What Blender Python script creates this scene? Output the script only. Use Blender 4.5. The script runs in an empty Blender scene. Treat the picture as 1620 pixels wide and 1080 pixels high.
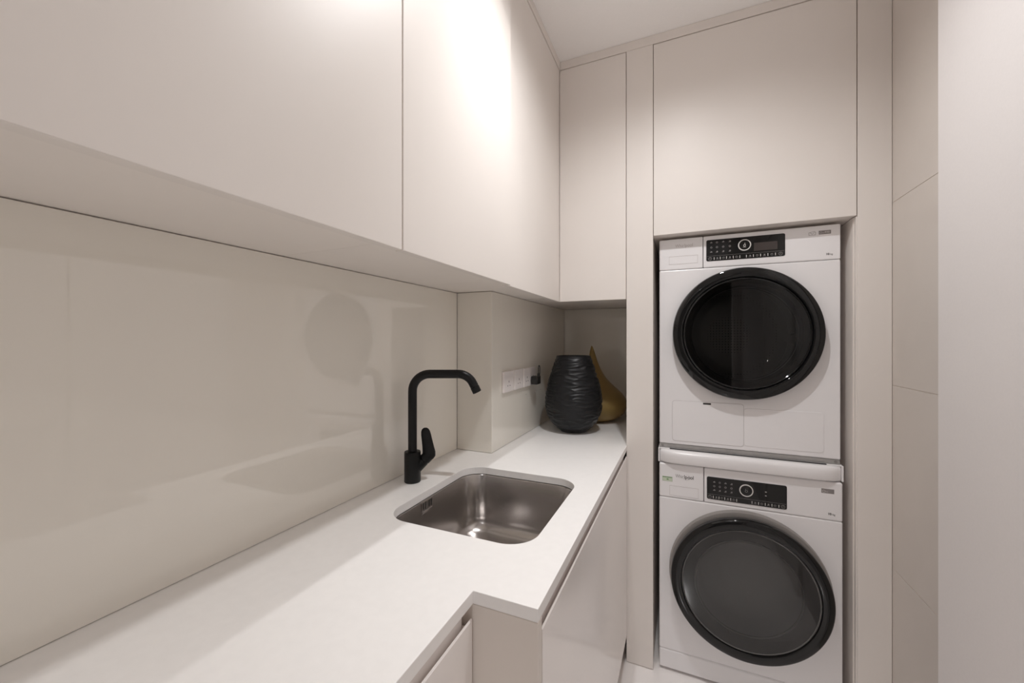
import bpy, bmesh, math, random
from mathutils import Vector, Matrix, noise

C = bpy.context.scene.collection
PI = math.pi
random.seed(4)

# ------------------------------------------------------------------ camera, world, exposure
TH = 0.4098
CAM_H = 1.3136
cam_data = bpy.data.cameras.new('camera')
cam_data.sensor_width = 36.0
cam_data.lens = 624.0 / 1620.0 * 36.0
cam_data.shift_y = -0.0005
cam_data.clip_start = 0.02
cam = bpy.data.objects.new('camera', cam_data)
C.objects.link(cam)
cam.location = (0, 0, CAM_H)
cam.rotation_euler = (PI / 2, 0, TH)
bpy.context.scene.camera = cam

world = bpy.data.worlds.new('world')
bpy.context.scene.world = world
world.use_nodes = True
world.node_tree.nodes['Background'].inputs[0].default_value = (1.0, 0.955, 0.915, 1)
world.node_tree.nodes['Background'].inputs[1].default_value = 0.05

vs = bpy.context.scene.view_settings
vs.view_transform = 'Standard'
vs.look = 'None'
vs.gamma = 1.0
vs.use_curve_mapping = False
vs.exposure = 0.17
cy = bpy.context.scene.cycles
cy.max_bounces = 20
cy.diffuse_bounces = 16
cy.glossy_bounces = 6

# x, y, spot z, half angle, blend, watts, lamp radius, where
LAMPS = [
    (-0.285, 0.975, 2.620, 30.0, 1.00, 26.0, 0.016, 'above the sink, beside the wall cabinets', 'narrow'),
    (-0.020, 0.940, 2.528, 76.0, 1.00, 33.0, 0.030, 'over the middle of the aisle', 'wide'),
    (-0.150, -3.000, 2.528, 80.0, 0.60, 95.0, 0.030, 'of the unseen hall, added as fill light', 'wide'),  # added lamp, out of view, brightens the surfaces that face the camera
]
LAMP_COLOR = (1.0, 0.992, 0.99)
SPILL = (36.0, 0.08, 3.2)   # half angle, blend and watts of the weaker outer cone of the narrow lamp

# ------------------------------------------------------------------ materials
def mat(name, color, rough=0.5, metal=0.0, spec=0.5, noise_scale=0, noise_amt=0.0, bump=0.0, coat=0.0, trans=0.0,
        bump_scale=None, emit=None, stretch=None):
    m = bpy.data.materials.new(name)
    m.use_nodes = True
    nt = m.node_tree
    b = nt.nodes['Principled BSDF']
    b.inputs['Base Color'].default_value = (*color, 1)
    b.inputs['Roughness'].default_value = rough
    b.inputs['Metallic'].default_value = metal
    b.inputs['Specular IOR Level'].default_value = spec
    b.inputs['Coat Weight'].default_value = coat
    b.inputs['Coat Roughness'].default_value = 0.0
    b.inputs['Transmission Weight'].default_value = trans
    if emit:
        b.inputs['Emission Color'].default_value = (*emit[0], 1)
        b.inputs['Emission Strength'].default_value = emit[1]
    if noise_scale:
        tc = nt.nodes.new('ShaderNodeTexCoord')
        mp = nt.nodes.new('ShaderNodeMapping')
        if stretch:
            mp.inputs['Scale'].default_value = stretch
        nt.links.new(tc.outputs['Object'], mp.inputs['Vector'])
        n = nt.nodes.new('ShaderNodeTexNoise')
        n.inputs['Scale'].default_value = noise_scale
        n.inputs['Detail'].default_value = 4
        nt.links.new(mp.outputs[0], n.inputs['Vector'])
        if noise_amt:
            r = nt.nodes.new('ShaderNodeValToRGB')
            r.color_ramp.elements[0].position = 0.3
            r.color_ramp.elements[1].position = 0.7
            r.color_ramp.elements[0].color = (*[c * (1 - noise_amt) for c in color], 1)
            r.color_ramp.elements[1].color = (*[min(1, c * (1 + noise_amt)) for c in color], 1)
            nt.links.new(n.outputs['Fac'], r.inputs['Fac'])
            nt.links.new(r.outputs['Color'], b.inputs['Base Color'])
        if bump:
            bp = nt.nodes.new('ShaderNodeBump')
            bp.inputs['Strength'].default_value = bump
            bp.inputs['Distance'].default_value = 0.002
            nt.links.new(n.outputs['Fac'], bp.inputs['Height'])
            nt.links.new(bp.outputs['Normal'], b.inputs['Normal'])
    return m

M = {}
M['lacquer'] = mat('greige satin lacquer', (0.80, 0.757, 0.72), 0.42, spec=0.42, noise_scale=3, noise_amt=0.012)
M['carcass'] = mat('greige cabinet board', (0.84, 0.795, 0.755), 0.45, spec=0.35, noise_scale=5, noise_amt=0.015)
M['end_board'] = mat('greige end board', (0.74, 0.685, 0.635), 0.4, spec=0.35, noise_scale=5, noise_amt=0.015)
M['base_lacquer'] = mat('greige gloss lacquer', (0.88, 0.845, 0.825), 0.16, spec=0.5, noise_scale=3, noise_amt=0.012)
M['glass_back'] = mat('back painted glass', (0.84, 0.81, 0.745), 0.5, spec=0.1, coat=1.0, noise_scale=2, noise_amt=0.008)
for n_ in M['glass_back'].node_tree.nodes:
    if n_.type == 'BSDF_PRINCIPLED':
        n_.inputs['Coat IOR'].default_value = 1.68
M['glass_edge'] = mat('green grey glass edge', (0.33, 0.32, 0.26), 0.2, noise_scale=30, noise_amt=0.05)
M['quartz'] = mat('white quartz worktop', (0.90, 0.89, 0.88), 0.30, spec=0.45, noise_scale=60, noise_amt=0.012)
M['wall_paint'] = mat('white wall paint', (0.75, 0.725, 0.72), 0.75, spec=0.2, noise_scale=220, noise_amt=0.01, bump=0.05)
M['ceiling_paint'] = mat('white ceiling paint', (0.94, 0.93, 0.925), 0.85, spec=0.15, noise_scale=180, noise_amt=0.01, bump=0.04)
M['tile'] = mat('beige wall tile', (0.62, 0.575, 0.535), 0.22, spec=0.45, noise_scale=7, noise_amt=0.02)
M['hall_paint'] = mat('dark hall paint', (0.06, 0.055, 0.05), 0.8, noise_scale=40, noise_amt=0.03)
M['grout'] = mat('pale grout', (0.72, 0.66, 0.60), 0.9, noise_scale=90, noise_amt=0.05)
M['floor_tile'] = mat('polished pale floor tile', (0.90, 0.87, 0.855), 0.12, spec=0.5, noise_scale=3, noise_amt=0.03)
M['white_enamel'] = mat('white appliance enamel', (0.85, 0.84, 0.85), 0.28, spec=0.45, noise_scale=4, noise_amt=0.01)
M['white_plastic'] = mat('white appliance plastic', (0.85, 0.84, 0.85), 0.22, spec=0.5, noise_scale=8, noise_amt=0.01)
M['socket_white'] = mat('white socket plastic', (0.80, 0.76, 0.75), 0.3, noise_scale=20, noise_amt=0.01)
M['gloss_black'] = mat('gloss black plastic', (0.008, 0.008, 0.008), 0.025, spec=0.42, noise_scale=20, noise_amt=0.1)
M['dark_gap'] = mat('dark recess', (0.02, 0.018, 0.016), 0.8, noise_scale=20, noise_amt=0.1)  # near-black of holes, slots and seal, also used as painted gap shade
M['matt_black'] = mat('matt black metal', (0.013, 0.013, 0.013), 0.36, spec=0.22, noise_scale=60, noise_amt=0.1)
M['black_plastic'] = mat('black plastic', (0.015, 0.014, 0.013), 0.45, noise_scale=60, noise_amt=0.1)
M['vase_black'] = mat('black carved glass', (0.010, 0.0105, 0.012), 0.38, spec=0.34, noise_scale=70, noise_amt=0.2)
M['amber'] = mat('frosted amber glass', (0.42, 0.285, 0.095), 0.42, spec=0.5, trans=0.30, noise_scale=9, noise_amt=0.1)
M['steel'] = mat('brushed stainless steel', (0.57, 0.545, 0.53), 0.22, metal=1.0, noise_scale=45, noise_amt=0.04, bump=0.03,
                 stretch=(1, 1, 14))
M['chrome'] = mat('grey satin chrome', (0.40, 0.385, 0.37), 0.3, metal=0.75, noise_scale=20, noise_amt=0.04)
M['grey_metal'] = mat('galvanised strip', (0.45, 0.44, 0.43), 0.4, metal=0.5, noise_scale=40, noise_amt=0.08)
M['bezel'] = mat('silver grey bezel plastic', (0.30, 0.28, 0.265), 0.35, metal=0.2, noise_scale=10, noise_amt=0.03)
M['lcd'] = mat('dark display', (0.055, 0.045, 0.042), 0.2, noise_scale=10, noise_amt=0.05)
M['print_white'] = mat('white print', (0.70, 0.68, 0.66), 0.5, noise_scale=50, noise_amt=0.03)
M['print_grey'] = mat('grey print', (0.24, 0.23, 0.225), 0.5, noise_scale=50, noise_amt=0.03)
M['print_dark'] = mat('dark print', (0.07, 0.065, 0.065), 0.45, noise_scale=50, noise_amt=0.03)
M['print_faint'] = mat('faint silver print', (0.55, 0.52, 0.515), 0.3, metal=0.3, noise_scale=50, noise_amt=0.03)
M['label_grey'] = mat('grey label', (0.25, 0.23, 0.225), 0.45, noise_scale=50, noise_amt=0.03)
M['sticker_green'] = mat('green sticker print', (0.16, 0.30, 0.12), 0.5, noise_scale=50, noise_amt=0.03)
M['sticker_pale'] = mat('pale sticker paper', (0.60, 0.66, 0.54), 0.6, noise_scale=50, noise_amt=0.03)
M['drum'] = mat('drum steel', (0.42, 0.41, 0.40), 0.35, metal=0.9, noise_scale=20, noise_amt=0.05)
M['gasket'] = mat('grey rubber gasket', (0.22, 0.215, 0.21), 0.55, noise_scale=20, noise_amt=0.05)
M['lamp_white'] = mat('white lamp housing', (0.8, 0.78, 0.76), 0.5, noise_scale=30, noise_amt=0.01)
M['lamp_glow'] = mat('lit lamp lens', (0.9, 0.9, 0.9), 0.5, emit=((1.0, 0.955, 0.915), 12.0))

def perforate(m, scale):
    nt = m.node_tree
    b = nt.nodes['Principled BSDF']
    tc = nt.nodes.new('ShaderNodeTexCoord')
    v = nt.nodes.new('ShaderNodeTexVoronoi')
    v.inputs['Scale'].default_value = scale
    v.inputs['Randomness'].default_value = 0.0
    nt.links.new(tc.outputs['Object'], v.inputs['Vector'])
    r = nt.nodes.new('ShaderNodeValToRGB')
    r.color_ramp.interpolation = 'CONSTANT'
    r.color_ramp.elements[0].color = (0.01, 0.01, 0.01, 1)
    r.color_ramp.elements[1].color = (0.42, 0.41, 0.40, 1)
    r.color_ramp.elements[1].position = 0.32
    nt.links.new(v.outputs['Distance'], r.inputs['Fac'])
    nt.links.new(r.outputs['Color'], b.inputs['Base Color'])
M['drum_holes'] = mat('perforated drum steel', (0.42, 0.41, 0.40), 0.35, metal=0.85)
perforate(M['drum_holes'], 75)

def tinted_glass(name, tint, ior=1.5):
    m = bpy.data.materials.new(name)
    m.use_nodes = True
    nt = m.node_tree
    for n in list(nt.nodes):
        if n.type != 'OUTPUT_MATERIAL':
            nt.nodes.remove(n)
    out = nt.nodes['Material Output']
    tr = nt.nodes.new('ShaderNodeBsdfTransparent')
    tr.inputs[0].default_value = (*tint, 1)
    gl = nt.nodes.new('ShaderNodeBsdfGlossy')
    gl.inputs['Roughness'].default_value = 0.02
    fr = nt.nodes.new('ShaderNodeFresnel')
    fr.inputs['IOR'].default_value = ior
    mx = nt.nodes.new('ShaderNodeMixShader')
    nt.links.new(fr.outputs[0], mx.inputs[0])
    nt.links.new(tr.outputs[0], mx.inputs[1])
    nt.links.new(gl.outputs[0], mx.inputs[2])
    nt.links.new(mx.outputs[0], out.inputs['Surface'])
    return m
M['door_glass'] = tinted_glass('smoked door glass', (0.34, 0.33, 0.32), 1.5)
M['bowl_glass'] = tinted_glass('clear bowl glass', (0.85, 0.85, 0.84), 1.35)
M['washer_glass'] = tinted_glass('lightly smoked door glass', (0.52, 0.515, 0.51), 1.75)
M['inner_rim'] = mat('dark grey door trim', (0.10, 0.098, 0.096), 0.15, spec=0.6, noise_scale=20, noise_amt=0.05)
def grey_sheen(m, amount, colour):
    nt = m.node_tree
    mx0 = [n for n in nt.nodes if n.type == 'MIX_SHADER'][0]
    out = nt.nodes['Material Output']
    df = nt.nodes.new('ShaderNodeBsdfDiffuse')
    df.inputs[0].default_value = (*colour, 1)
    mx = nt.nodes.new('ShaderNodeMixShader')
    mx.inputs[0].default_value = amount
    nt.links.new(mx0.outputs[0], mx.inputs[1])
    nt.links.new(df.outputs[0], mx.inputs[2])
    nt.links.new(mx.outputs[0], out.inputs['Surface'])
    return m
M['washer_bowl'] = grey_sheen(tinted_glass('reflection-greyed bowl glass', (0.8, 0.8, 0.8), 1.5), 0.60, (0.75, 0.75, 0.75))  # diffuse grey stands in for the floor's reflection in the bowl
M['dryer_bowl'] = grey_sheen(tinted_glass('faintly reflection-greyed bowl glass', (0.85, 0.85, 0.85), 1.4), 0.04, (0.5, 0.5, 0.5))

# ------------------------------------------------------------------ mesh helpers
def bm_box(x0, x1, y0, y1, z0, z1, bev=0.0, seg=2, bm=None):
    b = bmesh.new()
    bmesh.ops.create_cube(b, size=1.0)
    for v in b.verts:
        v.co = Vector((x0 + (v.co.x + .5) * (x1 - x0), y0 + (v.co.y + .5) * (y1 - y0), z0 + (v.co.z + .5) * (z1 - z0)))
    if bev > 0:
        bmesh.ops.bevel(b, geom=b.edges[:], offset=bev, segments=seg, affect='EDGES', profile=0.5)
    if bm is not None:
        me = bpy.data.meshes.new('tmp')
        b.to_mesh(me)
        bm.from_mesh(me)
        bpy.data.meshes.remove(me)
        b.free()
        return bm
    return b

def join(*bms):
    out = bmesh.new()
    for b in bms:
        me = bpy.data.meshes.new('tmp')
        b.to_mesh(me)
        out.from_mesh(me)
        bpy.data.meshes.remove(me)
        b.free()
    return out

def bm_lathe(profile, axis='z', n=64, centre=(0, 0, 0), cap0=False, cap1=False, radial=None):
    """profile = list of (radius, height along the axis)"""
    b = bmesh.new()
    rings = []
    for (r, h) in profile:
        ring = []
        for i in range(n):
            a = 2 * PI * i / n
            rr = r if radial is None else radial(r, h, a)
            if axis == 'z':
                co = (rr * math.cos(a), rr * math.sin(a), h)
            else:
                co = (rr * math.cos(a), h, rr * math.sin(a))
            ring.append(b.verts.new(Vector(co) + Vector(centre)))
        rings.append(ring)
    for k in range(len(rings) - 1):
        for i in range(n):
            j = (i + 1) % n
            b.faces.new((rings[k][i], rings[k][j], rings[k + 1][j], rings[k + 1][i]))
    if cap0:
        b.faces.new(rings[0])
    if cap1:
        b.faces.new(rings[-1])
    bmesh.ops.recalc_face_normals(b, faces=b.faces[:])
    return b

def bm_sweep(path, radii, n=16, cap=True, up=(0, 0, 1)):
    """tube along a list of points; radii = one value, or a list of (a, b) half axes"""
    pts = [Vector(p) for p in path]
    b = bmesh.new()
    rings = []
    ref = Vector(up)
    for i, p in enumerate(pts):
        t = (pts[min(i + 1, len(pts) - 1)] - pts[max(i - 1, 0)]).normalized()
        s = t.cross(ref)
        if s.length < 1e-4:
            s = t.cross(Vector((1, 0, 0)))
        s.normalize()
        w = s.cross(t).normalized()
        rr = radii[i] if isinstance(radii, list) else radii
        ra, rb = rr if isinstance(rr, tuple) else (rr, rr)
        rings.append([b.verts.new(p + s * ra * math.cos(2 * PI * k / n) + w * rb * math.sin(2 * PI * k / n)) for k in range(n)])
    for a in range(len(rings) - 1):
        for k in range(n):
            j = (k + 1) % n
            b.faces.new((rings[a][k], rings[a][j], rings[a + 1][j], rings[a + 1][k]))
    if cap:
        b.faces.new(rings[0])
        b.faces.new(rings[-1])
    bmesh.ops.recalc_face_normals(b, faces=b.faces[:])
    return b

def rrect(x0, x1, y0, y1, r, n=8):
    pts = []
    for cx, cy, a0 in ((x1 - r, y1 - r, 0), (x0 + r, y1 - r, 90), (x0 + r, y0 + r, 180), (x1 - r, y0 + r, 270)):
        for k in range(n + 1):
            a = math.radians(a0 + 90 * k / n)
            pts.append((cx + r * math.cos(a), cy + r * math.sin(a)))
    return pts

def circle(cx, cy, r, n=40):
    return [(cx + r * math.cos(2 * PI * k / n), cy + r * math.sin(2 * PI * k / n)) for k in range(n)]

def bm_plate(loops, a0, a1, plane='xy'):
    """flat plate with holes: loops[0] outer, others holes; extruded between a0 and a1 on the third axis"""
    b = bmesh.new()
    edges = []
    for lp in loops:
        vs_ = []
        for (p, q) in lp:
            vs_.append(b.verts.new((p, q, a0) if plane == 'xy' else (p, a0, q)))
        for i in range(len(vs_)):
            edges.append(b.edges.new((vs_[i], vs_[(i + 1) % len(vs_)])))
    bmesh.ops.triangle_fill(b, use_beauty=True, use_dissolve=False, edges=edges)
    g = bmesh.ops.extrude_face_region(b, geom=b.faces[:])
    d = Vector((0, 0, a1 - a0)) if plane == 'xy' else Vector((0, a1 - a0, 0))
    for e in g['geom']:
        if isinstance(e, bmesh.types.BMVert):
            e.co += d
    bmesh.ops.recalc_face_normals(b, faces=b.faces[:])
    return b

def bm_rr_box(x0, x1, z0, z1, y0, y1, r, bev=0.0):
    """rounded rectangle in the xz plane, thickness y0..y1 (y0 is the visible front)"""
    pts = rrect(x0, x1, z0, z1, r, 6)
    b = bmesh.new()
    f = [b.verts.new((p, y1, q)) for p, q in pts]
    e = [b.verts.new((p, y0 + bev, q)) for p, q in pts]
    rings = [f, e]
    if bev > 0:
        cx, cz = (x0 + x1) / 2, (z0 + z1) / 2
        sx = 1 - 2 * bev / (x1 - x0)
        sz = 1 - 2 * bev / (z1 - z0)
        rings.append([b.verts.new((cx + (p - cx) * sx, y0, cz + (q - cz) * sz)) for p, q in pts])
    n = len(pts)
    for k in range(len(rings) - 1):
        for i in range(n):
            j = (i + 1) % n
            b.faces.new((rings[k][i], rings[k][j], rings[k + 1][j], rings[k + 1][i]))
    b.faces.new(rings[0])
    b.faces.new(rings[-1])
    bmesh.ops.recalc_face_normals(b, faces=b.faces[:])
    return b

def bm_groove(pts, y0, w, closed=True):
    """fine raised or sunk line along xz points (a thin ribbon box)"""
    b = bmesh.new()
    n = len(pts)
    for i in range(n if closed else n - 1):
        p, q = Vector(pts[i]), Vector(pts[(i + 1) % n])
        d = q - p
        if d.length < 1e-6:
            continue
        d.normalize()
        m_ = Vector((-d.y, d.x)) * w / 2
        e = d * w * 0.3
        c4 = [p - e + m_, q + e + m_, q + e - m_, p - e - m_]
        fr = [b.verts.new((c.x, y0, c.y)) for c in c4]
        bk = [b.verts.new((c.x, y0 + 0.0012, c.y)) for c in c4]
        b.faces.new(fr)
        for k in range(4):
            b.faces.new((fr[k], fr[(k + 1) % 4], bk[(k + 1) % 4], bk[k]))
    bmesh.ops.recalc_face_normals(b, faces=b.faces[:])
    return b

def root_of(parent):
    return parent.matrix_world_loc if False else None

def obj(name, bm, material, parent=None, smooth=False, label=None, bevel=0.0, kind=None):
    """link ONE mesh object; geometry is given in world space, the parents' base is subtracted"""
    base = Vector((0, 0, 0))
    p = parent
    while p is not None:
        base += p.location
        p = p.parent
    bmesh.ops.translate(bm, verts=bm.verts[:], vec=-base)
    me = bpy.data.meshes.new(name)
    bm.to_mesh(me)
    bm.free()
    me.materials.append(M[material])
    if smooth:
        for f in me.polygons:
            f.use_smooth = True
        me.set_sharp_from_angle(angle=math.radians(40 if smooth is True else smooth))
    o = bpy.data.objects.new(name, me)
    C.objects.link(o)
    if parent is not None:
        o.parent = parent
    if label:
        o['label'] = label
    if kind:
        o['kind'] = kind
    if bevel:
        md = o.modifiers.new('bevel', 'BEVEL')
        md.width = bevel
        md.segments = 2
        md.limit_method = 'ANGLE'
        md.angle_limit = math.radians(50)
    return o

def thing(name, label, cat, loc=(0, 0, 0), group=None):
    o = bpy.data.objects.new(name, None)
    o.empty_display_size = 0.05
    C.objects.link(o)
    o.location = loc
    o['label'] = label
    o['category'] = cat
    if group:
        o['group'] = group
    return o

def tag(o, label, cat, group=None):
    o['label'] = label
    o['category'] = cat
    if group:
        o['group'] = group
    return o

def struct(name, bm, material, **k):
    return obj(name, bm, material, kind='structure', **k)

def text_bm(body, size, loc, bold=0.0, shear=0.0, width=None):
    """lettering facing -y, baseline left at loc"""
    cu = bpy.data.curves.new('lettering', 'FONT')
    cu.body = body
    cu.size = size
    cu.extrude = 0.0002
    cu.offset = bold
    cu.shear = shear
    cu.resolution_u = 3
    o = bpy.data.objects.new('lettering', cu)
    C.objects.link(o)
    dg = bpy.context.evaluated_depsgraph_get()
    me = bpy.data.meshes.new_from_object(o.evaluated_get(dg))
    b = bmesh.new()
    b.from_mesh(me)
    bpy.data.meshes.remove(me)
    bpy.data.objects.remove(o)
    bpy.data.curves.remove(cu)
    if width:
        xs = [v.co.x for v in b.verts]
        s = width / (max(xs) - min(xs))
        bmesh.ops.scale(b, vec=(s, 1, 1), verts=b.verts[:])
    bmesh.ops.rotate(b, verts=b.verts[:], cent=(0, 0, 0), matrix=Matrix.Rotation(PI / 2, 3, 'X'))
    bmesh.ops.translate(b, verts=b.verts[:], vec=loc)
    return b

# ------------------------------------------------------------------ dimensions (metres)
XG = -0.817      # face of the long splashback glass
XN = -0.6646     # face of the glass on the boxed column
YN = 1.3377      # front of the boxed column
YB = 2.328       # back glass
YP = 1.668       # plane of the tall cabinet fronts
ZW = 0.8882      # worktop
ZWU = 0.8657
ZB = 1.5032      # underside of wall cabinets
ZD = 1.4851      # bottom of hanging doors
ZT = 2.4978      # bottom of the cornice
ZC = 2.5357      # ceiling
XWF, XWN, YWN = -0.2114, -0.3286, 0.5903
XF = -0.487      # wall cabinet door face
XF3 = -0.498     # recessed corner panel face
XP1, XP2, XP3, XP4 = -0.2134, -0.111, 0.5296, 0.6234
ZN = 1.733       # niche top
YREAR = -1.60
XR = 0.58        # white wall face

# ------------------------------------------------------------------ setting
fl = struct('floor', bm_box(-1.0, 0.80, YREAR - 0.1, 2.5, -0.10, -0.004), 'grout')
tile_me = None
for ix in range(3):
    for iy in range(7):
        x0, x1 = max(-0.832, -1.018 + 0.6 * ix), min(0.66, -0.418 + 0.6 * ix)
        y0, y1 = max(YREAR, -1.75 + 0.6 * iy), min(2.34, -1.15 + 0.6 * iy)
        obj('floor_tile', bm_box(x0 + .001, x1 - .001, y0 + .001, y1 - .001, -0.0038, 0.0, 0.0006, 1), 'floor_tile', fl)

holes = [circle(x, y, 0.062 if k == 'narrow' else 0.040, 32) for (x, y, z, h, b, w, r, lab, k) in LAMPS]
struct('ceiling', bm_plate([[(-1.6, -4.4), (1.15, -4.4), (1.15, 2.5), (-1.6, 2.5)]] + holes, ZC, ZC + 0.02), 'ceiling_paint')
struct('wall_left', bm_box(-0.95, -0.824, YREAR, 2.34, 0, ZC - .0005), 'wall_paint')
struct('wall_far', bm_box(-0.95, 0.80, 2.336, 2.45, 0, ZC - .0005), 'wall_paint')
struct('wall_rear', bm_plate([[(-0.95, 0.0), (-0.80, 0.0), (-0.80, 2.46), (0.512, 2.46), (0.512, 0.0), (0.80, 0.0), (0.80, ZC - .0005), (-0.95, ZC - .0005)]], YREAR - .001, YREAR - .1, 'xz'), 'wall_paint')
# added unseen hall that lights the fronts through a widened doorway; dark end
struct('wall_hall', join(bm_box(-1.55, -1.4505, -4.3, YREAR - .101, 0, ZC - .0005)), 'wall_paint')
struct('wall_hall_right', bm_box(1.0005, 1.10, -4.3, YREAR - .101, 0, ZC - .0005), 'wall_paint')
struct('wall_hall_end', bm_box(-1.45, 1.0, -4.4, -4.301, 0, ZC - .0005), 'hall_paint')
struct('wall_hall_front', join(bm_box(-1.45, -0.9505, YREAR - .1, YREAR - .05, 0, ZC - .0005)), 'wall_paint')
struct('floor_hall', bm_box(-1.55, 1.10, -4.4, YREAR - .1005, -0.10, -0.001), 'floor_tile')
struct('trim_3', join(bm_box(0.470, 0.5115, YREAR - .10, YREAR + .012, 0.0005, 2.4595, .002, 1)), 'lamp_white')
struct('wall_column', bm_box(-0.8235, -0.6716, YN + 0.007, 2.335, ZW + .001, ZC - .001), 'wall_paint')
# right wall: white part near the viewer, tiled return beside the tall cabinets
struct('wall_right', bm_box(XR, 0.80, YREAR, 1.321, 0, ZC - .0005), 'wall_paint', bevel=0.002)
tw = struct('wall_tiled', bm_box(XP4 + 0.0013, 0.80, 1.3215, 2.335, 0, ZC - .0005), 'grout')
zs = [0.0, 0.579, 1.170, 1.762, ZC - .001]
for k in range(4):
    obj('wall_tile', bm_box(XP4, XP4 + 0.0012, 1.3220, YP + 0.25, zs[k] + .0011, zs[k + 1] - .0011, 0.0003, 1), 'tile', tw)
# a closed door in the right wall, seen only as a soft reflection in the splashback glass
dr = struct('door_1', bm_box(XR - 0.012, XR - .0004, -0.06, 0.72, 0.004, 2.05, 0.003), 'lamp_white')
obj('architrave', join(bm_box(XR - 0.022, XR - .0004, 0.724, 0.815, 0.0, 2.14, 0.004), bm_box(XR - 0.022, XR - .0004, -0.155, -0.064, 0.0, 2.14, 0.004),
    bm_box(XR - 0.022, XR - .0004, -0.064, 0.724, 2.054, 2.14, 0.004)), 'lamp_white', dr)
hd = obj('door_handle', join(bm_sweep([(XR - .012, 0.66, 1.0), (XR - .055, 0.66, 1.0)], 0.009, 12), bm_sweep([(XR - .052, 0.665, 1.0), (XR - .052, 0.55, 1.0)], 0.008, 12)), 'chrome', dr, smooth=True)
# cornice strips above the cabinets
struct('trim_1', bm_box(-0.52, XF3 + .003, -1.0, YP + .02, ZT + .001, ZC - .0008, 0.0008, 1), 'lacquer')
struct('trim_2', bm_box(XF3 + .0035, XP4 - .0005, YP + .001, YP + .02, ZT + .001, ZC - .0008, 0.0008, 1), 'lacquer')

# ------------------------------------------------------------------ recessed lamps in the ceiling
for (x, y, z, half, blend, watt, rad, where, kind) in LAMPS:
    if kind == 'narrow':
        lab = 'narrow recessed downlight in the white ceiling ' + where
    else:
        lab = 'wide recessed downlight in the white ceiling ' + where
    t = thing('downlight', lab, 'ceiling lamp', (x, y, ZC), 'ceiling downlights')
    ra = 0.062 if kind == 'narrow' else 0.040
    obj('trim_ring', bm_lathe([(ra - .001, .004), (ra - .001, -.002), (ra + .004, -.0035), (ra + .014, -.0025), (ra + .015, -.0004)], 'z', 40, (x, y, ZC)), 'lamp_white', t, smooth=True)
    top = 0.13 if kind == 'narrow' else 0.03
    obj('housing', bm_lathe([(ra - .0015, .003), (ra - .0015, top), (0.001, top)], 'z', 40, (x, y, ZC)), 'lamp_white', t, smooth=True)
    obj('lens', bm_lathe([(0.0005, 0), (0.022, 0.0), (0.022, 0.006), (0.0005, 0.006)], 'z', 24, (x, y, ZC + top - 0.012)), 'lamp_glow', t, smooth=True)
    ld = bpy.data.lights.new('lamp', 'SPOT')
    ld.energy = watt
    ld.color = LAMP_COLOR
    ld.spot_size = math.radians(2 * half)
    ld.spot_blend = blend
    ld.shadow_soft_size = rad
    lo = bpy.data.objects.new('lamp', ld)
    C.objects.link(lo)
    lo.parent = t
    lo.location = (0, 0, z - ZC)
    if kind == 'narrow':
        l2 = ld.copy()
        l2.spot_size, l2.spot_blend, l2.energy = math.radians(2 * SPILL[0]), SPILL[1], SPILL[2]
        lo = bpy.data.objects.new('lamp_spill', l2)
        C.objects.link(lo)
        lo.parent = t
        lo.location = (0, 0, z - ZC)

# ------------------------------------------------------------------ splashback glass
def glass(x0, x1, y0, y1, z0, z1, label):
    o = obj('splashback_panel', bm_box(x0, x1, y0, y1, z0, z1, 0.0008, 1), 'glass_back')
    tag(o, label, 'splashback', 'glass splashback panels')
    return o
GZ0, GZ1 = ZW + 0.0012, ZB - 0.0022
glass(XG - .006, XG, -0.95, YN - .0008, GZ0, GZ1, 'long greige glass splashback panel behind the black tap')
glass(XG + .001, XN, YN, YN + .006, GZ0, GZ1, 'narrow greige glass panel on the near side of the boxed column, beside the tap')
glass(XN - .006, XN, YN + .0066, YB - .001, GZ0, GZ1, 'greige glass splashback panel that carries the white sockets')
glass(XN + .0008, XP1 - .002, YB, YB + .006, GZ0, GZ1, 'shaded greige glass panel at the back, behind the two vases')

# ------------------------------------------------------------------ worktop with sink cut-out
SX0, SX1, SY0, SY1, SR = -0.671, -0.291, 0.752, 1.183, 0.068
outer = [(-0.8225, -0.95), (XWN, -0.95), (XWN, YWN), (XWF, YWN), (XWF, YP - .0012), (-0.2150, YP - .0012), (-0.2150, 2.3345), (-0.8225, 2.3345)]
wt = obj('worktop', bm_plate([outer, rrect(SX0, SX1, SY0, SY1, SR, 12), circle(-0.7526, 0.976, 0.012, 16)], ZWU, ZW), 'quartz', bevel=0.0012)
tag(wt, 'white quartz worktop with stepped front edge and sink cut-out', 'worktop')

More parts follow.
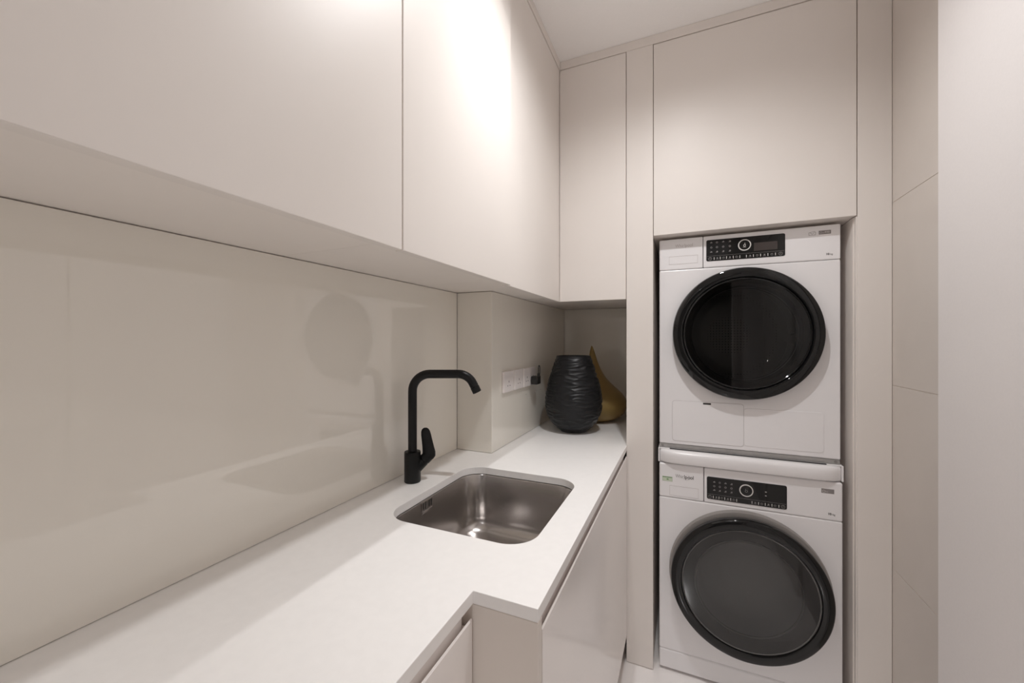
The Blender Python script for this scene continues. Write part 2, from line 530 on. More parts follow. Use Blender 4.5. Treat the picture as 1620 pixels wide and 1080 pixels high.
# ------------------------------------------------------------------ sink
def bm_bowl():
    b = bmesh.new()
    rings = []
    zt = ZWU - 0.0006
    prof = [(0.024, zt, SR + .02), (0.024, zt - .0012, SR + .02), (0.0, zt - .0012, SR), (-0.001, zt - .004, SR), (-0.005, zt - .14, SR), (-0.008, zt - .158, SR - .004), (-0.017, zt - .174, SR - .010),
            (-0.030, zt - .183, SR - .022), (-0.05, zt - .187, 0.03)]
    for (d, z, r) in prof:
        rings.append([b.verts.new((p, q, z)) for p, q in rrect(SX0 - d, SX1 + d, SY0 - d, SY1 + d, max(r, .01), 12)])
    n = len(rings[0])
    for k in range(len(rings) - 1):
        for i in range(n):
            j = (i + 1) % n
            b.faces.new((rings[k][i], rings[k][j], rings[k + 1][j], rings[k + 1][i]))
    # bottom falls to the drain hole
    cx, cy = (SX0 + SX1) / 2 - 0.02, (SY0 + SY1) / 2
    hole = []
    for v in rings[-1]:
        a = math.atan2(v.co.y - cy, v.co.x - cx)
        hole.append(b.verts.new((cx + .045 * math.cos(a), cy + .045 * math.sin(a), prof[-1][1] - .006)))
    for i in range(n):
        j = (i + 1) % n
        b.faces.new((rings[-1][i], rings[-1][j], hole[j], hole[i]))
    bmesh.ops.recalc_face_normals(b, faces=b.faces[:])
    return b, (cx, cy, prof[-1][1] - .006)
sink = thing('sink', 'undermount stainless steel sink bowl set into the white worktop', 'sink', ((SX0 + SX1) / 2, (SY0 + SY1) / 2, ZWU - 0.2))
bowl, dc = bm_bowl()
obj('bowl', bowl, 'steel', sink, smooth=True)
dn = obj('drain', bm_lathe([(.046, .0012), (.040, .003), (.036, -.004), (.012, -.008), (.001, -.008)], 'z', 32, dc), 'chrome', sink, smooth=True)
obj('drain_plug', bm_lathe([(.026, -.006), (.026, .001), (.020, .004), (.001, .005)], 'z', 24, dc), 'steel', dn, smooth=True)
ov = obj('overflow', bm_box(SX0 + .0022, SX0 + .0042, 0.906, 0.956, 0.829, 0.862, 0.0008, 1), 'steel', sink)
for yy in (0.913, 0.923, 0.941, 0.951):
    obj('overflow_slot', bm_box(SX0 + .0040, SX0 + .0047, yy - .0027, yy + .0027, 0.841, 0.861, 0.0003, 1), 'dark_gap', ov)
obj('overflow_lip', bm_box(SX0 + .0040, SX0 + .0060, 0.908, 0.954, 0.830, 0.8375, 0.001, 2), 'steel', ov)

# ------------------------------------------------------------------ tap
FX, FY = -0.7526, 0.976
tap = thing('sink_tap', 'tall matt black single lever mixer tap with square-bent spout', 'tap', (FX, FY, ZW))
obj('tap_body', bm_lathe([(.001, 0.0005), (.0235, .0005), (.0245, .002), (.0245, .088), (.0235, .0915), (.0145, .0925), (.001, .0925)], 'z', 40, (FX, FY, ZW)), 'matt_black', tap, smooth=True)
sd = Vector((0.917, 0.398, 0))
def sp(s, z):
    return Vector((FX, FY, z)) + sd * s
path = [sp(0, ZW + .085), sp(0, 1.00), sp(0, 1.08), sp(0, 1.158)]
R1 = 0.052
zt_ = 1.2137
for k in range(1, 11):
    a = PI / 2 * k / 10
    path.append(sp(R1 * (1 - math.cos(a)), zt_ - R1 + R1 * math.sin(a)))
path += [sp(.08, zt_), sp(.12, zt_)]
R2, s0 = 0.050, 0.138
for k in range(0, 11):
    a = math.radians(64) * k / 10
    path.append(sp(s0 + R2 * math.sin(a), zt_ - R2 + R2 * math.cos(a)))
a = math.radians(64)
e1 = path[-1].copy()
dirv = (sd * math.cos(a) + Vector((0, 0, -math.sin(a)))).normalized()
path.append(e1 + dirv * .010)
obj('spout', bm_sweep(path, 0.0132, 24, up=(0.398, -0.917, 0.001)), 'matt_black', tap, smooth=True)
obj('aerator', bm_sweep([e1 + dirv * .0105, e1 + dirv * .012, e1 + dirv * .029, e1 + dirv * .0305], [(.0122, .0122), (.0136, .0136), (.0136, .0136), (.0125, .0125)], 24, up=(0.398, -0.917, 0.001)), 'matt_black', tap, smooth=True)
# lever: angled cartridge beside the body and a flat blade that rises from it
def lp(s_, z_, t_=0.0):
    return Vector((FX, FY, z_)) + sd * s_ + Vector((-0.398, 0.917, 0)) * t_
c0, c1 = lp(.012, .9285, .004), lp(.0455, .9640, .012)
ax = (c1 - c0).normalized()
L_ = (c1 - c0).length
cart = [c0, c0 + ax * (L_ * .60), c0 + ax * (L_ * .61), c0 + ax * (L_ * .66), c0 + ax * (L_ * .67), c1, c1 + ax * .008, c1 + ax * .0125, c1 + ax * .0140]
obj('cartridge', bm_sweep(cart, [(.0165, .0165), (.0168, .0168), (.0152, .0152), (.0152, .0152), (.0172, .0172), (.0176, .0176), (.0155, .0155), (.0100, .0100), (.0030, .0030)], 24), 'matt_black', tap, smooth=True)
blade, br = [], []
for s_, z_, wa, wb in ((.0470, .9560, .0120, .0125), (.0480, .9640, .0160, .0150), (.0478, .9740, .0163, .0140), (.0462, .9860, .0150, .0110), (.0442, 1.0000, .0140, .0085), (.0420, 1.0150, .0131, .0068),
                       (.0400, 1.0290, .0124, .0058), (.0386, 1.0390, .0112, .0050), (.0377, 1.0460, .0085, .0042), (.0372, 1.0495, .0050, .0030), (.0371, 1.0506, .0015, .001)):
    blade.append(lp(s_, z_, .012 - .10 * (z_ - .956)))
    br.append((wa * 1.22, wb))
obj('lever', bm_sweep(blade, br, 24, up=(-0.398, 0.917, 0.0)), 'matt_black', tap, smooth=True)

# ------------------------------------------------------------------ sockets and charger on the column glass
def socket(y0, y1, label, gangs):
    t = thing('wall_socket', label, 'socket', (XN, (y0 + y1) / 2, 1.105), 'white sockets on the splashback')
    pl = bm_box(XN + .0006, XN + .0105, y0, y1, 1.1055, 1.1905, 0.0022, 2)
    obj('face_plate', pl, 'socket_white', t)
    gw = (y1 - y0) / gangs
    for g in range(gangs):
        c = y0 + gw * (g + .5)
        rk = obj('switch', bm_box(XN + .0100, XN + .0135, c - .008, c + .008, 1.163, 1.185, 0.001, 1), 'socket_white', t)
        obj('switch_mark', bm_box(XN + .0133, XN + .0138, c - .004, c + .004, 1.1795, 1.1825), 'print_grey', rk)
        for (dy, z, hh, ww) in ((0, 1.148, .004, .002), (-.011, 1.131, .0018, .003), (.011, 1.131, .0018, .003)):
            obj('socket_hole', bm_box(XN + .0098, XN + .0109, c + dy - ww, c + dy + ww, z - hh, z + hh), 'dark_gap', t)
        obj('screw', bm_lathe([(.0026, .0), (.0026, .0008), (.001, .0010)], 'z', 10), 'print_grey', t)
        sc = t.children[-1]
        sc.rotation_euler = (0, PI / 2, 0)
        # local placement: the screw is modelled about its own centre
        for v in sc.data.vertices:
            v.co += t.location
        sc.location = (.0103, c - t.location.y, 1.114 - t.location.z)
    return t
socket(1.4250, 1.5240, 'white single switched socket, nearest to the tap', 1)
socket(1.5375, 1.6300, 'white single switched socket between the other two', 1)
socket(1.6420, 1.7950, 'white double socket that holds the black plug', 2)
pg = thing('plug_charger', 'small black plug with a looped cable in the white double socket', 'plug', (XN + .011, 1.755, 1.118))
obj('plug_body', bm_box(XN + .0150, XN + .0470, 1.715, 1.765, 1.112, 1.150, 0.004, 2), 'black_plastic', pg)
obj('plug_pin', bm_box(XN + .0109, XN + .0152, 1.733, 1.747, 1.125, 1.137), 'black_plastic', pg)
obj('cable', bm_sweep([(XN + .040, 1.748, 1.148), (XN + .040, 1.748, 1.162)], [(.0055, .0055), (.005, .005)], 12), 'black_plastic', pg, smooth=True)
cp = []
for k in range(15):
    a_ = PI * k / 14
    cp.append((XN + .040, 1.748 + .0105 * (1 - math.cos(a_)), 1.184 + .014 * math.sin(a_)))
cp = [(XN + .040, 1.748, 1.160), (XN + .040, 1.748, 1.178)] + cp + [(XN + .040, 1.769, 1.165), (XN + .038, 1.769, 1.145), (XN + .034, 1.767, 1.128)]
obj('cable_loop', bm_sweep(cp, 0.0024, 8), 'black_plastic', pg, smooth=True)

# ------------------------------------------------------------------ vases
VX, VY = -0.478, 1.832
prof_k = [(0.0, .058), (.012, .074), (.03, .094), (.06, .115), (.09, .127), (.12, .1325), (.145, .133), (.18, .130), (.22, .122), (.26, .111), (.30, .098), (.335, .086), (.352, .080)]
def interp(pk, h):
    for (h0, r0), (h1, r1) in zip(pk, pk[1:]):
        if h <= h1:
            t = (h - h0) / (h1 - h0)
            return r0 + (r1 - r0) * t
    return pk[-1][1]
def smooth_prof(pk, n):
    # Catmull-Rom through the key radii
    out = []
    hs = [p[0] for p in pk]
    for i in range(n + 1):
        h = hs[0] + (hs[-1] - hs[0]) * i / n
        k = max(0, min(len(pk) - 2, max(j for j in range(len(pk)) if hs[j] <= h + 1e-9)))
        p0, p1, p2, p3 = pk[max(k - 1, 0)], pk[k], pk[k + 1], pk[min(k + 2, len(pk) - 1)]
        t = (h - p1[0]) / (p2[0] - p1[0])
        m1 = (p2[1] - p0[1]) / max(1e-6, p2[0] - p0[0]) * (p2[0] - p1[0])
        m2 = (p3[1] - p1[1]) / max(1e-6, p3[0] - p1[0]) * (p2[0] - p1[0])
        r = (2 * t**3 - 3 * t**2 + 1) * p1[1] + (t**3 - 2 * t**2 + t) * m1 + (-2 * t**3 + 3 * t**2) * p2[1] + (t**3 - t**2) * m2
        out.append((r, h))
    return out
def carve(r, h, a):
    # hammered facets: shallow scoops, wide and low, laid like overlapping scales
    if h < .004 or h > .3505:
        return r
    k = 1 / 0.034
    wob = 0.006 * noise.noise(Vector((math.cos(a) * 2, math.sin(a) * 2, h * 9)))
    q = Vector((r * math.cos(a) * k * 0.46, r * math.sin(a) * k * 0.46, (h + wob) * k * 2.0))
    d = noise.voronoi(q)[0]
    edge = min(1.0, (d[1] - d[0]) * 1.7)
    fade = min(1.0, (h - .004) / .02, (.3505 - h) / .012)
    return r + fade * (0.0016 - 0.0052 * edge ** 0.9)
pr = smooth_prof(prof_k, 190)
inner = [(r - .006, h) for (r, h) in pr if h > .2][::-1]
vz = thing('vase', 'black barrel vase with carved wavy ridges standing on the worktop', 'vase', (VX, VY, ZW), 'vases on the worktop')
vb = bm_lathe([(0.001, 0.0006)] + [(r, h + .0006) for r, h in pr], 'z', 220, (VX, VY, ZW), radial=lambda r, h, a: carve(r, h, a) if r > .01 else r)
obj('vase_body', vb, 'vase_black', vz, smooth=60)
obj('vase_rim', bm_lathe([(.0785, .350), (.0805, .354), (.0785, .3562), (.0745, .3555), (.072, .350), (.078, .33), (.09, .29), (.10, .2), (.05, .15), (.001, .148)], 'z', 80, (VX, VY, ZW)), 'vase_black', vz, smooth=True)

AX, AY = -0.435, 2.138
prof_a = [(0.0, .060), (.006, .085), (.018, .115), (.038, .142), (.062, .158), (.085, .165), (.105, .163), (.125, .155), (.145, .141), (.165, .122), (.185, .101), (.205, .081), (.225, .065), (.245, .052),
          (.265, .042), (.285, .034), (.305, .0275), (.325, .022), (.345, .0175), (.365, .0130), (.382, .0080), (.394, .0042), (.399, .001)]
av = thing('vase', 'amber frosted glass vase with pointed neck standing behind the black vase', 'vase', (AX, AY, ZW), 'vases on the worktop')
ab = bm_lathe([(0.001, 0.0006)] + [(r, h + .0006) for r, h in smooth_prof(prof_a, 90)], 'z', 64, (AX, AY, ZW))
for v in ab.verts:
    h = v.co.z - ZW
    v.co.x += -0.085 * max(0, h - .08) ** 1.2
obj('vase_body', ab, 'amber', av, smooth=True)

# ------------------------------------------------------------------ wall cabinets along the left
def wall_cabinet(y0, y1, label, face=XF, x_back=-0.8215, door_name='door'):
    t = thing('wall_cabinet', label, 'cabinet', (-0.65, (y0 + y1) / 2, ZD), 'greige wall cabinets over the worktop')
    if x_back < -0.8:
        body = bm_box(x_back, face - .0205, y0 + .0003, y1 - .0003, ZB, ZT - .0005)
    else:
        xf_ = face - .0205
        body = bm_plate([[(-0.8215, y0 + .0003), (xf_, y0 + .0003), (xf_, y1 - .0003), (x_back, y1 - .0003), (x_back, YN + .0064), (-0.8215, YN + .0064)]], ZB, ZT - .0005)
    obj('cabinet_body', body, 'carcass', t)
    obj(door_name, bm_box(face - .0195, face, y0 + .0018, y1 - .0018, ZD, ZT - .0025, 0.0012, 2), 'lacquer', t)
    return t
wall_cabinet(-0.42, 0.090, 'greige flat-fronted wall cabinet beyond the left picture edge, behind the viewpoint')
wall_cabinet(0.090, 0.602, 'greige flat-fronted wall cabinet at the left, nearest the viewer')
wall_cabinet(0.602, 1.1135, 'greige flat-fronted wall cabinet above the tap with the bright lamp glow')
wall_cabinet(1.1135, YP + .001, 'greige wall cabinet with slightly set-back front next to the inner corner', face=XF3, x_back=-0.6706, door_name='fixed_panel')

cc = thing('wall_cabinet', 'greige corner wall cabinet above the two vases, facing the viewer', 'cabinet', (-0.4, 1.9, ZD), 'greige wall cabinets over the worktop')
obj('cabinet_body', bm_box(-0.6705, XP1 - .0006, YP + .0215, 2.3345, ZB, ZT - .0005), 'carcass', cc)
obj('door', bm_box(XF3 + .0006, XP1 - .0022, YP, YP + .0195, ZD, ZT - .0025, 0.0012, 2), 'lacquer', cc)

# ------------------------------------------------------------------ tall housing around the machines
tp = thing('end_panel', 'tall narrow greige panel left of the stacked machines', 'panel', ((XP1 + XP2) / 2, 2.0, 0))
obj('front_panel', bm_box(XP1, XP2, YP, YP + .020, 0.003, ZT - .0003, 0.0012, 2), 'lacquer', tp)
obj('side_panel', bm_box(XP2 - .0190, XP2 - .0015, YP + .0203, 2.3345, 0.003, ZN - .002), 'carcass', tp)
obj('inner_panel', bm_box(XP1 + .0015, XP1 + .0190, YP + .0203, 2.3345, 0.003, ZT - .002), 'lacquer', tp)
tr_ = thing('end_panel', 'tall narrow greige panel right of the stacked machines, beside the tiles', 'panel', ((XP3 + XP4) / 2, 2.0, 0))
obj('front_panel', bm_box(XP3 + .0045, XP4 - .0008, YP, YP + .020, 0.003, ZT - .0003, 0.0012, 2), 'lacquer', tr_)
obj('side_panel', bm_box(XP3 - .0020, XP3 + .0160, YP + .0210, 2.3345, 0.003, ZN - .002), 'lacquer', tr_)
obj('edge_strip', bm_box(XP3 + .0010, XP3 + .0043, YP + .004, YP + .0205, 0.003, ZN - .002), 'lacquer', tr_)
oc = thing('overhead_cabinet', 'large greige overhead cabinet above the stacked tumble dryer', 'cabinet', (0.21, 2.0, ZN))
obj('cabinet_body', bm_box(XP2 - .0008, XP3 + .0020, YP + .0215, 2.3345, ZN + .001, ZT - .0005), 'carcass', oc)
obj('door', bm_box(XP2 + .0022, XP3 + .0018, YP, YP + .0195, ZN, ZT - .0035, 0.0012, 2), 'lacquer', oc)

# ------------------------------------------------------------------ base cabinets
def base_cabinet(y0, y1, face, label, end=None):
    t = thing('base_cabinet', label, 'cabinet', (-0.55, (y0 + y1) / 2, 0), 'greige base cabinets under the worktop')
    xb, xf = -0.8215, face - .0215
    obj('side_panel', bm_box(xb, xf, y0 + .0008, y0 + .018, 0.10, ZWU - .001), 'carcass', t)
    obj('side_panel', bm_box(xb, xf, y1 - .018, y1 - .0008, 0.10, ZWU - .001), 'carcass', t)
    obj('bottom_panel', bm_box(xb, xf, y0 + .0185, y1 - .0185, 0.10, 0.118), 'carcass', t)
    obj('back_panel', bm_box(xb, xb + .008, y0 + .0185, y1 - .0185, 0.1185, 0.64), 'carcass', t)
    obj('finger_rail', bm_plate([[(xf - .003, .790), (face - .0205, .790), (face - .0205, .8275), (face - .0112, .8275), (face - .0112, ZWU - .0008), (xf - .003, ZWU - .0008)]], y0 + .0190, y1 - .0190, 'xz'), 'base_lacquer', t)
    obj('plinth', bm_box(face - .070, face - .054, y0 + .001, y1 - .001, 0.0008, 0.0992), 'base_lacquer', t)
    # door with a bevelled finger-pull top edge
    b = bmesh.new()
    sec = [(face, .1147), (face, .8405), (face - .0015, .8430), (face - .003, .8430), (face - .0090, .8265), (face - .0200, .8260), (face - .0200, .1147)]
    ya, yb = y0 + .0022, y1 - .0022
    A = [b.verts.new((x, ya, z)) for x, z in sec]
    B = [b.verts.new((x, yb, z)) for x, z in sec]
    for i in range(len(sec)):
        j = (i + 1) % len(sec)
        b.faces.new((A[i], A[j], B[j], B[i]))
    b.faces.new(A)
    b.faces.new(B)
    bmesh.ops.recalc_face_normals(b, faces=b.faces[:])
    obj('door', b, 'base_lacquer', t, bevel=0.001)
    return t
base_cabinet(-0.420, 0.090, XWN, 'greige handleless base cabinet beyond the left picture edge, behind the viewpoint')
base_cabinet(0.090, YWN - .0006, XWN, 'greige handleless base cabinet on the shallow near run, at the bottom edge')
base_cabinet(YWN + .0197, YP - .002, XWF, 'wide greige handleless base cabinet under the sink')
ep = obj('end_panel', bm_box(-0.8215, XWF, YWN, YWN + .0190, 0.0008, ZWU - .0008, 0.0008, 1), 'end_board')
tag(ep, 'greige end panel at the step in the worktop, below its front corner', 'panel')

# ------------------------------------------------------------------ machines
def bm_shell(x0, x1, y0, y1, z0, z1, w=0.006):
    """cabinet open at the front (y0)"""
    return join(bm_box(x0, x0 + w, y0, y1, z0, z1, 0.0015, 1), bm_box(x1 - w, x1, y0, y1, z0, z1, 0.0015, 1), bm_box(x0 + w, x1 - w, y0, y1, z1 - w, z1),
                bm_box(x0 + w, x1 - w, y0, y1, z0, z0 + w), bm_box(x0 + w, x1 - w, y1 - w, y1, z0 + w, z1 - w))

def yring(profile, cx, cz, n=96):
    b = bm_lathe([(r, y) for r, y in profile], 'y', n, (cx, 0, cz))
    b.normal_update()
    if sum(f.normal.y * f.calc_area() for f in b.faces) > 0:
        bmesh.ops.reverse_faces(b, faces=b.faces[:])
    return b

def symbols(t, x0, x1, z0, z1, y, ticks, icons, grid, gx, gz, parent):
    """pale printed symbols of a control display"""
    tk_ = []
    bs = []
    for u in ticks:
        x = x0 + (x1 - x0) * u
        tk_.append(bm_box(x - .0010, x + .0010, y - .0004, y + .0002, z0 + .0045, z0 + .0140))
    rnd = random.Random(7)
    for i, u in enumerate(icons):
        x = x0 + (x1 - x0) * u
        z = z0 + .0092
        r = .0062 if i in (0, len(icons) - 1) else .0042
        if i in (0, len(icons) - 1) or i % 2 == 0:
            bs.append(bm_lathe([(r, y), (r * .80, y - .0002), (r * .78, y + .0001)], 'y', 16, (x, 0, z)))
            bs.append(bm_box(x - .0006, x + .0006, y - .0003, y + .0002, z - r * .3, z + r * .6))
        else:
            bs.append(bm_box(x - .0045, x + .0045, y - .0003, y + .0002, z - .0042, z - .0030))
            bs.append(bm_box(x - .0022, x + .0026, y - .0003, y + .0002, z - .0015, z + .0035, .0006, 1))
    for gxx in gx:
        for gzz in gz:
            x = x0 + (x1 - x0) * gxx
            z = z0 + (z1 - z0) * gzz
            k = rnd.randint(0, 2)
            if k == 0:
                bs.append(bm_lathe([(.0036, y), (.0024, y - .0002), (.0022, y + .0001)], 'y', 10, (x, 0, z)))
            elif k == 1:
                bs.append(bm_box(x - .0038, x + .0038, y - .0003, y + .0002, z - .0016, z + .0016, .0005, 1))
                bs.append(bm_box(x - .0008, x + .0018, y - .0003, y + .0002, z + .0014, z + .0036))
            else:
                bs.append(bm_box(x - .0040, x + .0030, y - .0003, y + .0002, z - .0028, z - .0014))
                bs.append(bm_box(x - .0014, x + .0034, y - .0003, y + .0002, z - .0010, z + .0030, .0005, 1))
    bs.append(bm_box(x0 + .003, x1 - .003, y - .0001, y + .0002, z0 + .0192, z0 + .0198))
    obj('printed_ticks', join(*tk_), 'print_white', parent, kind='stuff')
    return obj('printed_symbols', join(*bs), 'print_grey', parent, kind='stuff')

# ---- tumble dryer (top)
DX0, DX1, DY, DZ0, DZ1 = -0.0895, 0.5025, 1.715, 0.8832, 1.7226
dry = thing('tumble_dryer', 'white tumble dryer with a black glass door on top of the stack', 'tumble dryer', (0.2065, 2.0, DZ0), 'stacked laundry machines')
obj('cabinet', bm_shell(DX0, DX1, DY + .018, 2.290, DZ0, DZ1), 'white_enamel', dry)
DCX, DCZ = 0.2070, 1.3412
ZL = 1.599
svc = 1.0745
def hole_plate(x0, x1, z0, z1, cx, cz, r, y0, y1):
    return bm_plate([[(x0, z0), (x1, z0), (x1, z1), (x0, z1)], circle(cx, cz, r, 72)], y1, y0, 'xz')
obj('front_panel', hole_plate(DX0, DX1, DZ0 + .016, ZL - .0006, DCX, DCZ, 0.175, DY, DY + .017), 'white_enamel', dry, bevel=0.004)
obj('control_panel', bm_box(0.0718, DX1, DY, DY + .017, ZL + .0006, DZ1, 0.004, 3), 'white_plastic', dry)
tk = obj('water_tank_drawer', bm_box(DX0, 0.0700, DY - .0004, DY + .017, ZL + .0006, DZ1, 0.004, 3), 'white_plastic', dry)
obj('drawer_grip', bm_groove([(-.0520, 1.6215), (.0520, 1.6215), (.0520, 1.6525), (-.0520, 1.6525)], DY - .0009, .0009), 'print_faint', tk)
obj('logo', text_bm('Whirlpool', .0180, (-.030, DY - .0006, 1.6880), width=.064), 'print_faint', tk)
# display
D0, D1, E0, E1 = 0.0822, 0.3402, 1.6237, 1.7060
dp = obj('display', bm_rr_box(D0, D1, E0, E1, DY - .0016, DY + .004, .006, .0006), 'gloss_black', dry)
symbols(dry, D0, D1, E0, E1, DY - .0018, [.105, .187, .27, .357, .442, .525, .613, .702, .792, .883], [.05, .147, .23, .313, .40, .572, .66, .75, .84, .945], None,
        [.067, .143, .226, .312], [.42, .635, .86], dp)
obj('dial_ring', yring([(.0215, DY - .0016), (.0213, DY - .0042), (.0196, DY - .0046), (.0180, DY - .0040), (.0180, DY - .0016)], .2115, 1.6752, 48), 'print_white', dp, smooth=True)
obj('dial_face', yring([(.0178, DY - .0036), (.001, DY - .0038)], .2115, 1.6752, 40), 'gloss_black', dp)
obj('dial_mark', join(bm_lathe([(.0042, DY - .0040), (.0030, DY - .0042), (.0028, DY - .0039)], 'y', 14, (.2115, 0, 1.6735)), bm_box(.2120, .2132, DY - .0042, DY - .0038, 1.6760, 1.6830),
                      bm_box(.2065, .2165, DY - .0042, DY - .0038, 1.6665, 1.6675)), 'print_white', dp)
obj('screen', bm_box(.2420, .3165, DY - .0020, DY - .0010, 1.6500, 1.6800), 'lcd', dp)
# printed marks at the right of the control panel
lb = obj('energy_label', bm_box(.4400, .4750, DY - .0005, DY + .001, 1.6905, 1.7035), 'label_grey', dry)
bmk = join(bm_lathe([(.0040, DY - .0006), (.0030, DY - .0007), (.0028, DY - .0005)], 'y', 14, (.4460, 0, 1.6960)), bm_box(.4510, .4560, DY - .0007, DY - .0004, 1.6945, 1.6960),
           bm_box(.4575, .4605, DY - .0007, DY - .0004, 1.6945, 1.7005), bm_box(.4625, .4655, DY - .0007, DY - .0004, 1.6945, 1.7005), bm_box(.4675, .4705, DY - .0007, DY - .0004, 1.6935, 1.7005))
obj('label_marks', bmk, 'print_faint', lb)
obj('program_mark', join(bm_groove([(.4115, 1.6900), (.4300, 1.6900), (.4310, 1.6985), (.4285, 1.7025), (.4115, 1.7000)], DY - .0007, .0009), bm_groove([(.4150, 1.6985), (.4210, 1.6935), (.4270, 1.6990)], DY - .0007, .0009, False)), 'print_grey', dry)
obj('capacity_mark', text_bm('10', .0100, (.4605, DY - .0005, 1.6160), bold=.0003), 'print_dark', dry)
obj('capacity_unit', text_bm('kg', .0085, (.4725, DY - .0005, 1.6160)), 'print_grey', dry)
# service flaps
fp = obj('service_flap', bm_rr_box(-.0400, .2085, .9145, svc, DY - .0012, DY + .001, .010, .0005), 'white_enamel', dry)
obj('flap_outline', bm_groove(rrect(-.0405, .2090, .9140, svc + .0005, .010, 6), DY - .0008, .0007), 'print_faint', fp)
obj('flap_latch', bm_box(.0705, .0985, DY - .0022, DY + .000, 1.0655, 1.0715, .0006, 1), 'dark_gap', fp)
obj('flap_emboss', bm_groove(rrect(.0605, .1055, .9850, .9945, .0046, 6), DY - .0016, .0009), 'white_enamel', fp)
obj('service_flap', bm_rr_box(.2105, .4545, .9180, 1.0600, DY - .0012, DY + .001, .010, .0005), 'white_enamel', dry)
# base strip
bs_ = obj('base_strip', bm_box(DX0 + .002, DX1 - .002, DY + .001, DY + .016, DZ0 + .0005, DZ0 + .0152), 'grey_metal', dry)
for xx in (DX0 + .012, DX1 - .014):
    obj('screw', yring([(.0045, DY + .001), (.0045, DY - .0006), (.002, DY - .0010)], xx, DZ0 + .008, 12), 'print_grey', bs_)
# door
dd = obj('door', yring([(.2420, DY - .0008), (.2462, DY - .010), (.2465, DY - .028), (.2435, DY - .0365), (.2380, DY - .0395), (.2150, DY - .0405), (.2110, DY - .0395), (.2095, DY - .036), (.2085, DY - .030)], DCX, DCZ, 128), 'gloss_black', dry, smooth=True)
obj('inner_ring', yring([(.2081, DY - .0300), (.2065, DY - .0370), (.2040, DY - .0385), (.2010, DY - .0378)], DCX, DCZ, 128), 'gloss_black', dd, smooth=True)
obj('door_glass', yring([(.2008, DY - .0376), (.140, DY - .0388), (.07, DY - .0395), (.001, DY - .0396)], DCX, DCZ, 96), 'door_glass', dd, smooth=True)
obj('glass_bowl', yring([(.1800, DY - .030), (.165, DY - .010), (.155, DY + .03), (.145, DY + .05), (.10, DY + .06), (.001, DY + .064)], DCX, DCZ, 72), 'dryer_bowl', dd, smooth=True)
obj('door_seal', yring([(.205, DY - .0290), (.186, DY - .0270), (.176, DY - .002), (.174, DY + .03)], DCX, DCZ, 72), 'dark_gap', dd, smooth=True)
drm = obj('drum', yring([(.174, DY + .030), (.176, DY + .06), (.262, DY + .075), (.264, DY + .50), (.25, DY + .52)], DCX, DCZ, 72), 'drum', dry, smooth=True)
obj('drum_back', yring([(.249, DY + .520), (.20, DY + .515), (.08, DY + .522), (.001, DY + .522)], DCX, DCZ, 64), 'drum_holes', drm, smooth=True)
for k in range(3):
    a_ = PI / 2 + .45 + 2 * PI * k / 3
    p0 = Vector((DCX + .24 * math.cos(a_), DY + .09, DCZ + .24 * math.sin(a_)))
    obj('drum_lifter', bm_sweep([p0, p0 + Vector((0, .12, 0)), p0 + Vector((0, .40, 0))], [(.020, .022), (.026, .028), (.018, .020)], 10), 'gasket', drm, smooth=True)

# ---- stacking kit between the machines
kit = thing('stacking_kit', 'white stacking shelf with rounded front drawer between the two machines', 'shelf', (0.2065, 2.0, 0.8265))
obj('side_bracket', bm_box(-0.0930, -0.0872, 1.6960, 2.28, 0.8290, 0.8830, .0012, 1), 'white_plastic', kit)
obj('side_bracket', bm_box(0.4998, 0.5056, 1.6960, 2.28, 0.8290, 0.8830, .0012, 1), 'white_plastic', kit)
obj('top_plate', bm_box(-0.0865, 0.4990, 1.7160, 2.28, 0.8805, 0.8826), 'white_plastic', kit)
obj('bottom_plate', bm_box(-0.0865, 0.4990, 1.7300, 2.28, 0.8268, 0.8290), 'white_plastic', kit)
# rounded drawer front
b = bmesh.new()
sec = [(1.715, .8795), (1.692, .8800), (1.6835, .8785), (1.6765, .8740), (1.6735, .8670), (1.6730, .8600), (1.6735, .8370), (1.6760, .8320), (1.6820, .8298), (1.715, .8296)]
nx = 24
rows = []
for i in range(nx + 1):
    s_ = -1 + 2 * i / nx
    e_ = 1 - abs(s_) ** 10
    x = 0.2063 + s_ * 0.2922
    k_ = max(0.0, 1 - abs(s_) ** 14)
    rows.append([b.verts.new((x, 1.715 + (y - 1.715) * (0.35 + 0.65 * k_), z)) for y, z in sec])
for i in range(nx):
    for j in range(len(sec) - 1):
        b.faces.new((rows[i][j], rows[i + 1][j], rows[i + 1][j + 1], rows[i][j + 1]))
b.faces.new(rows[0])
b.faces.new(rows[-1])
bmesh.ops.recalc_face_normals(b, faces=b.faces[:])
obj('drawer_front', b, 'white_plastic', kit, smooth=True)
obj('recess_shade', bm_box(-0.050, 0.460, 1.7060, 1.7110, .8803, .8828), 'dark_gap', kit)  # dark box put in for the shade between drawer top and dryer
obj('end_cap', bm_box(-0.0866, -0.0500, 1.6990, 1.7130, .8803, .8829, .0006, 1), 'white_plastic', kit)
obj('end_cap', bm_box(0.4600, 0.4992, 1.6990, 1.7130, .8803, .8829, .0006, 1), 'white_plastic', kit)

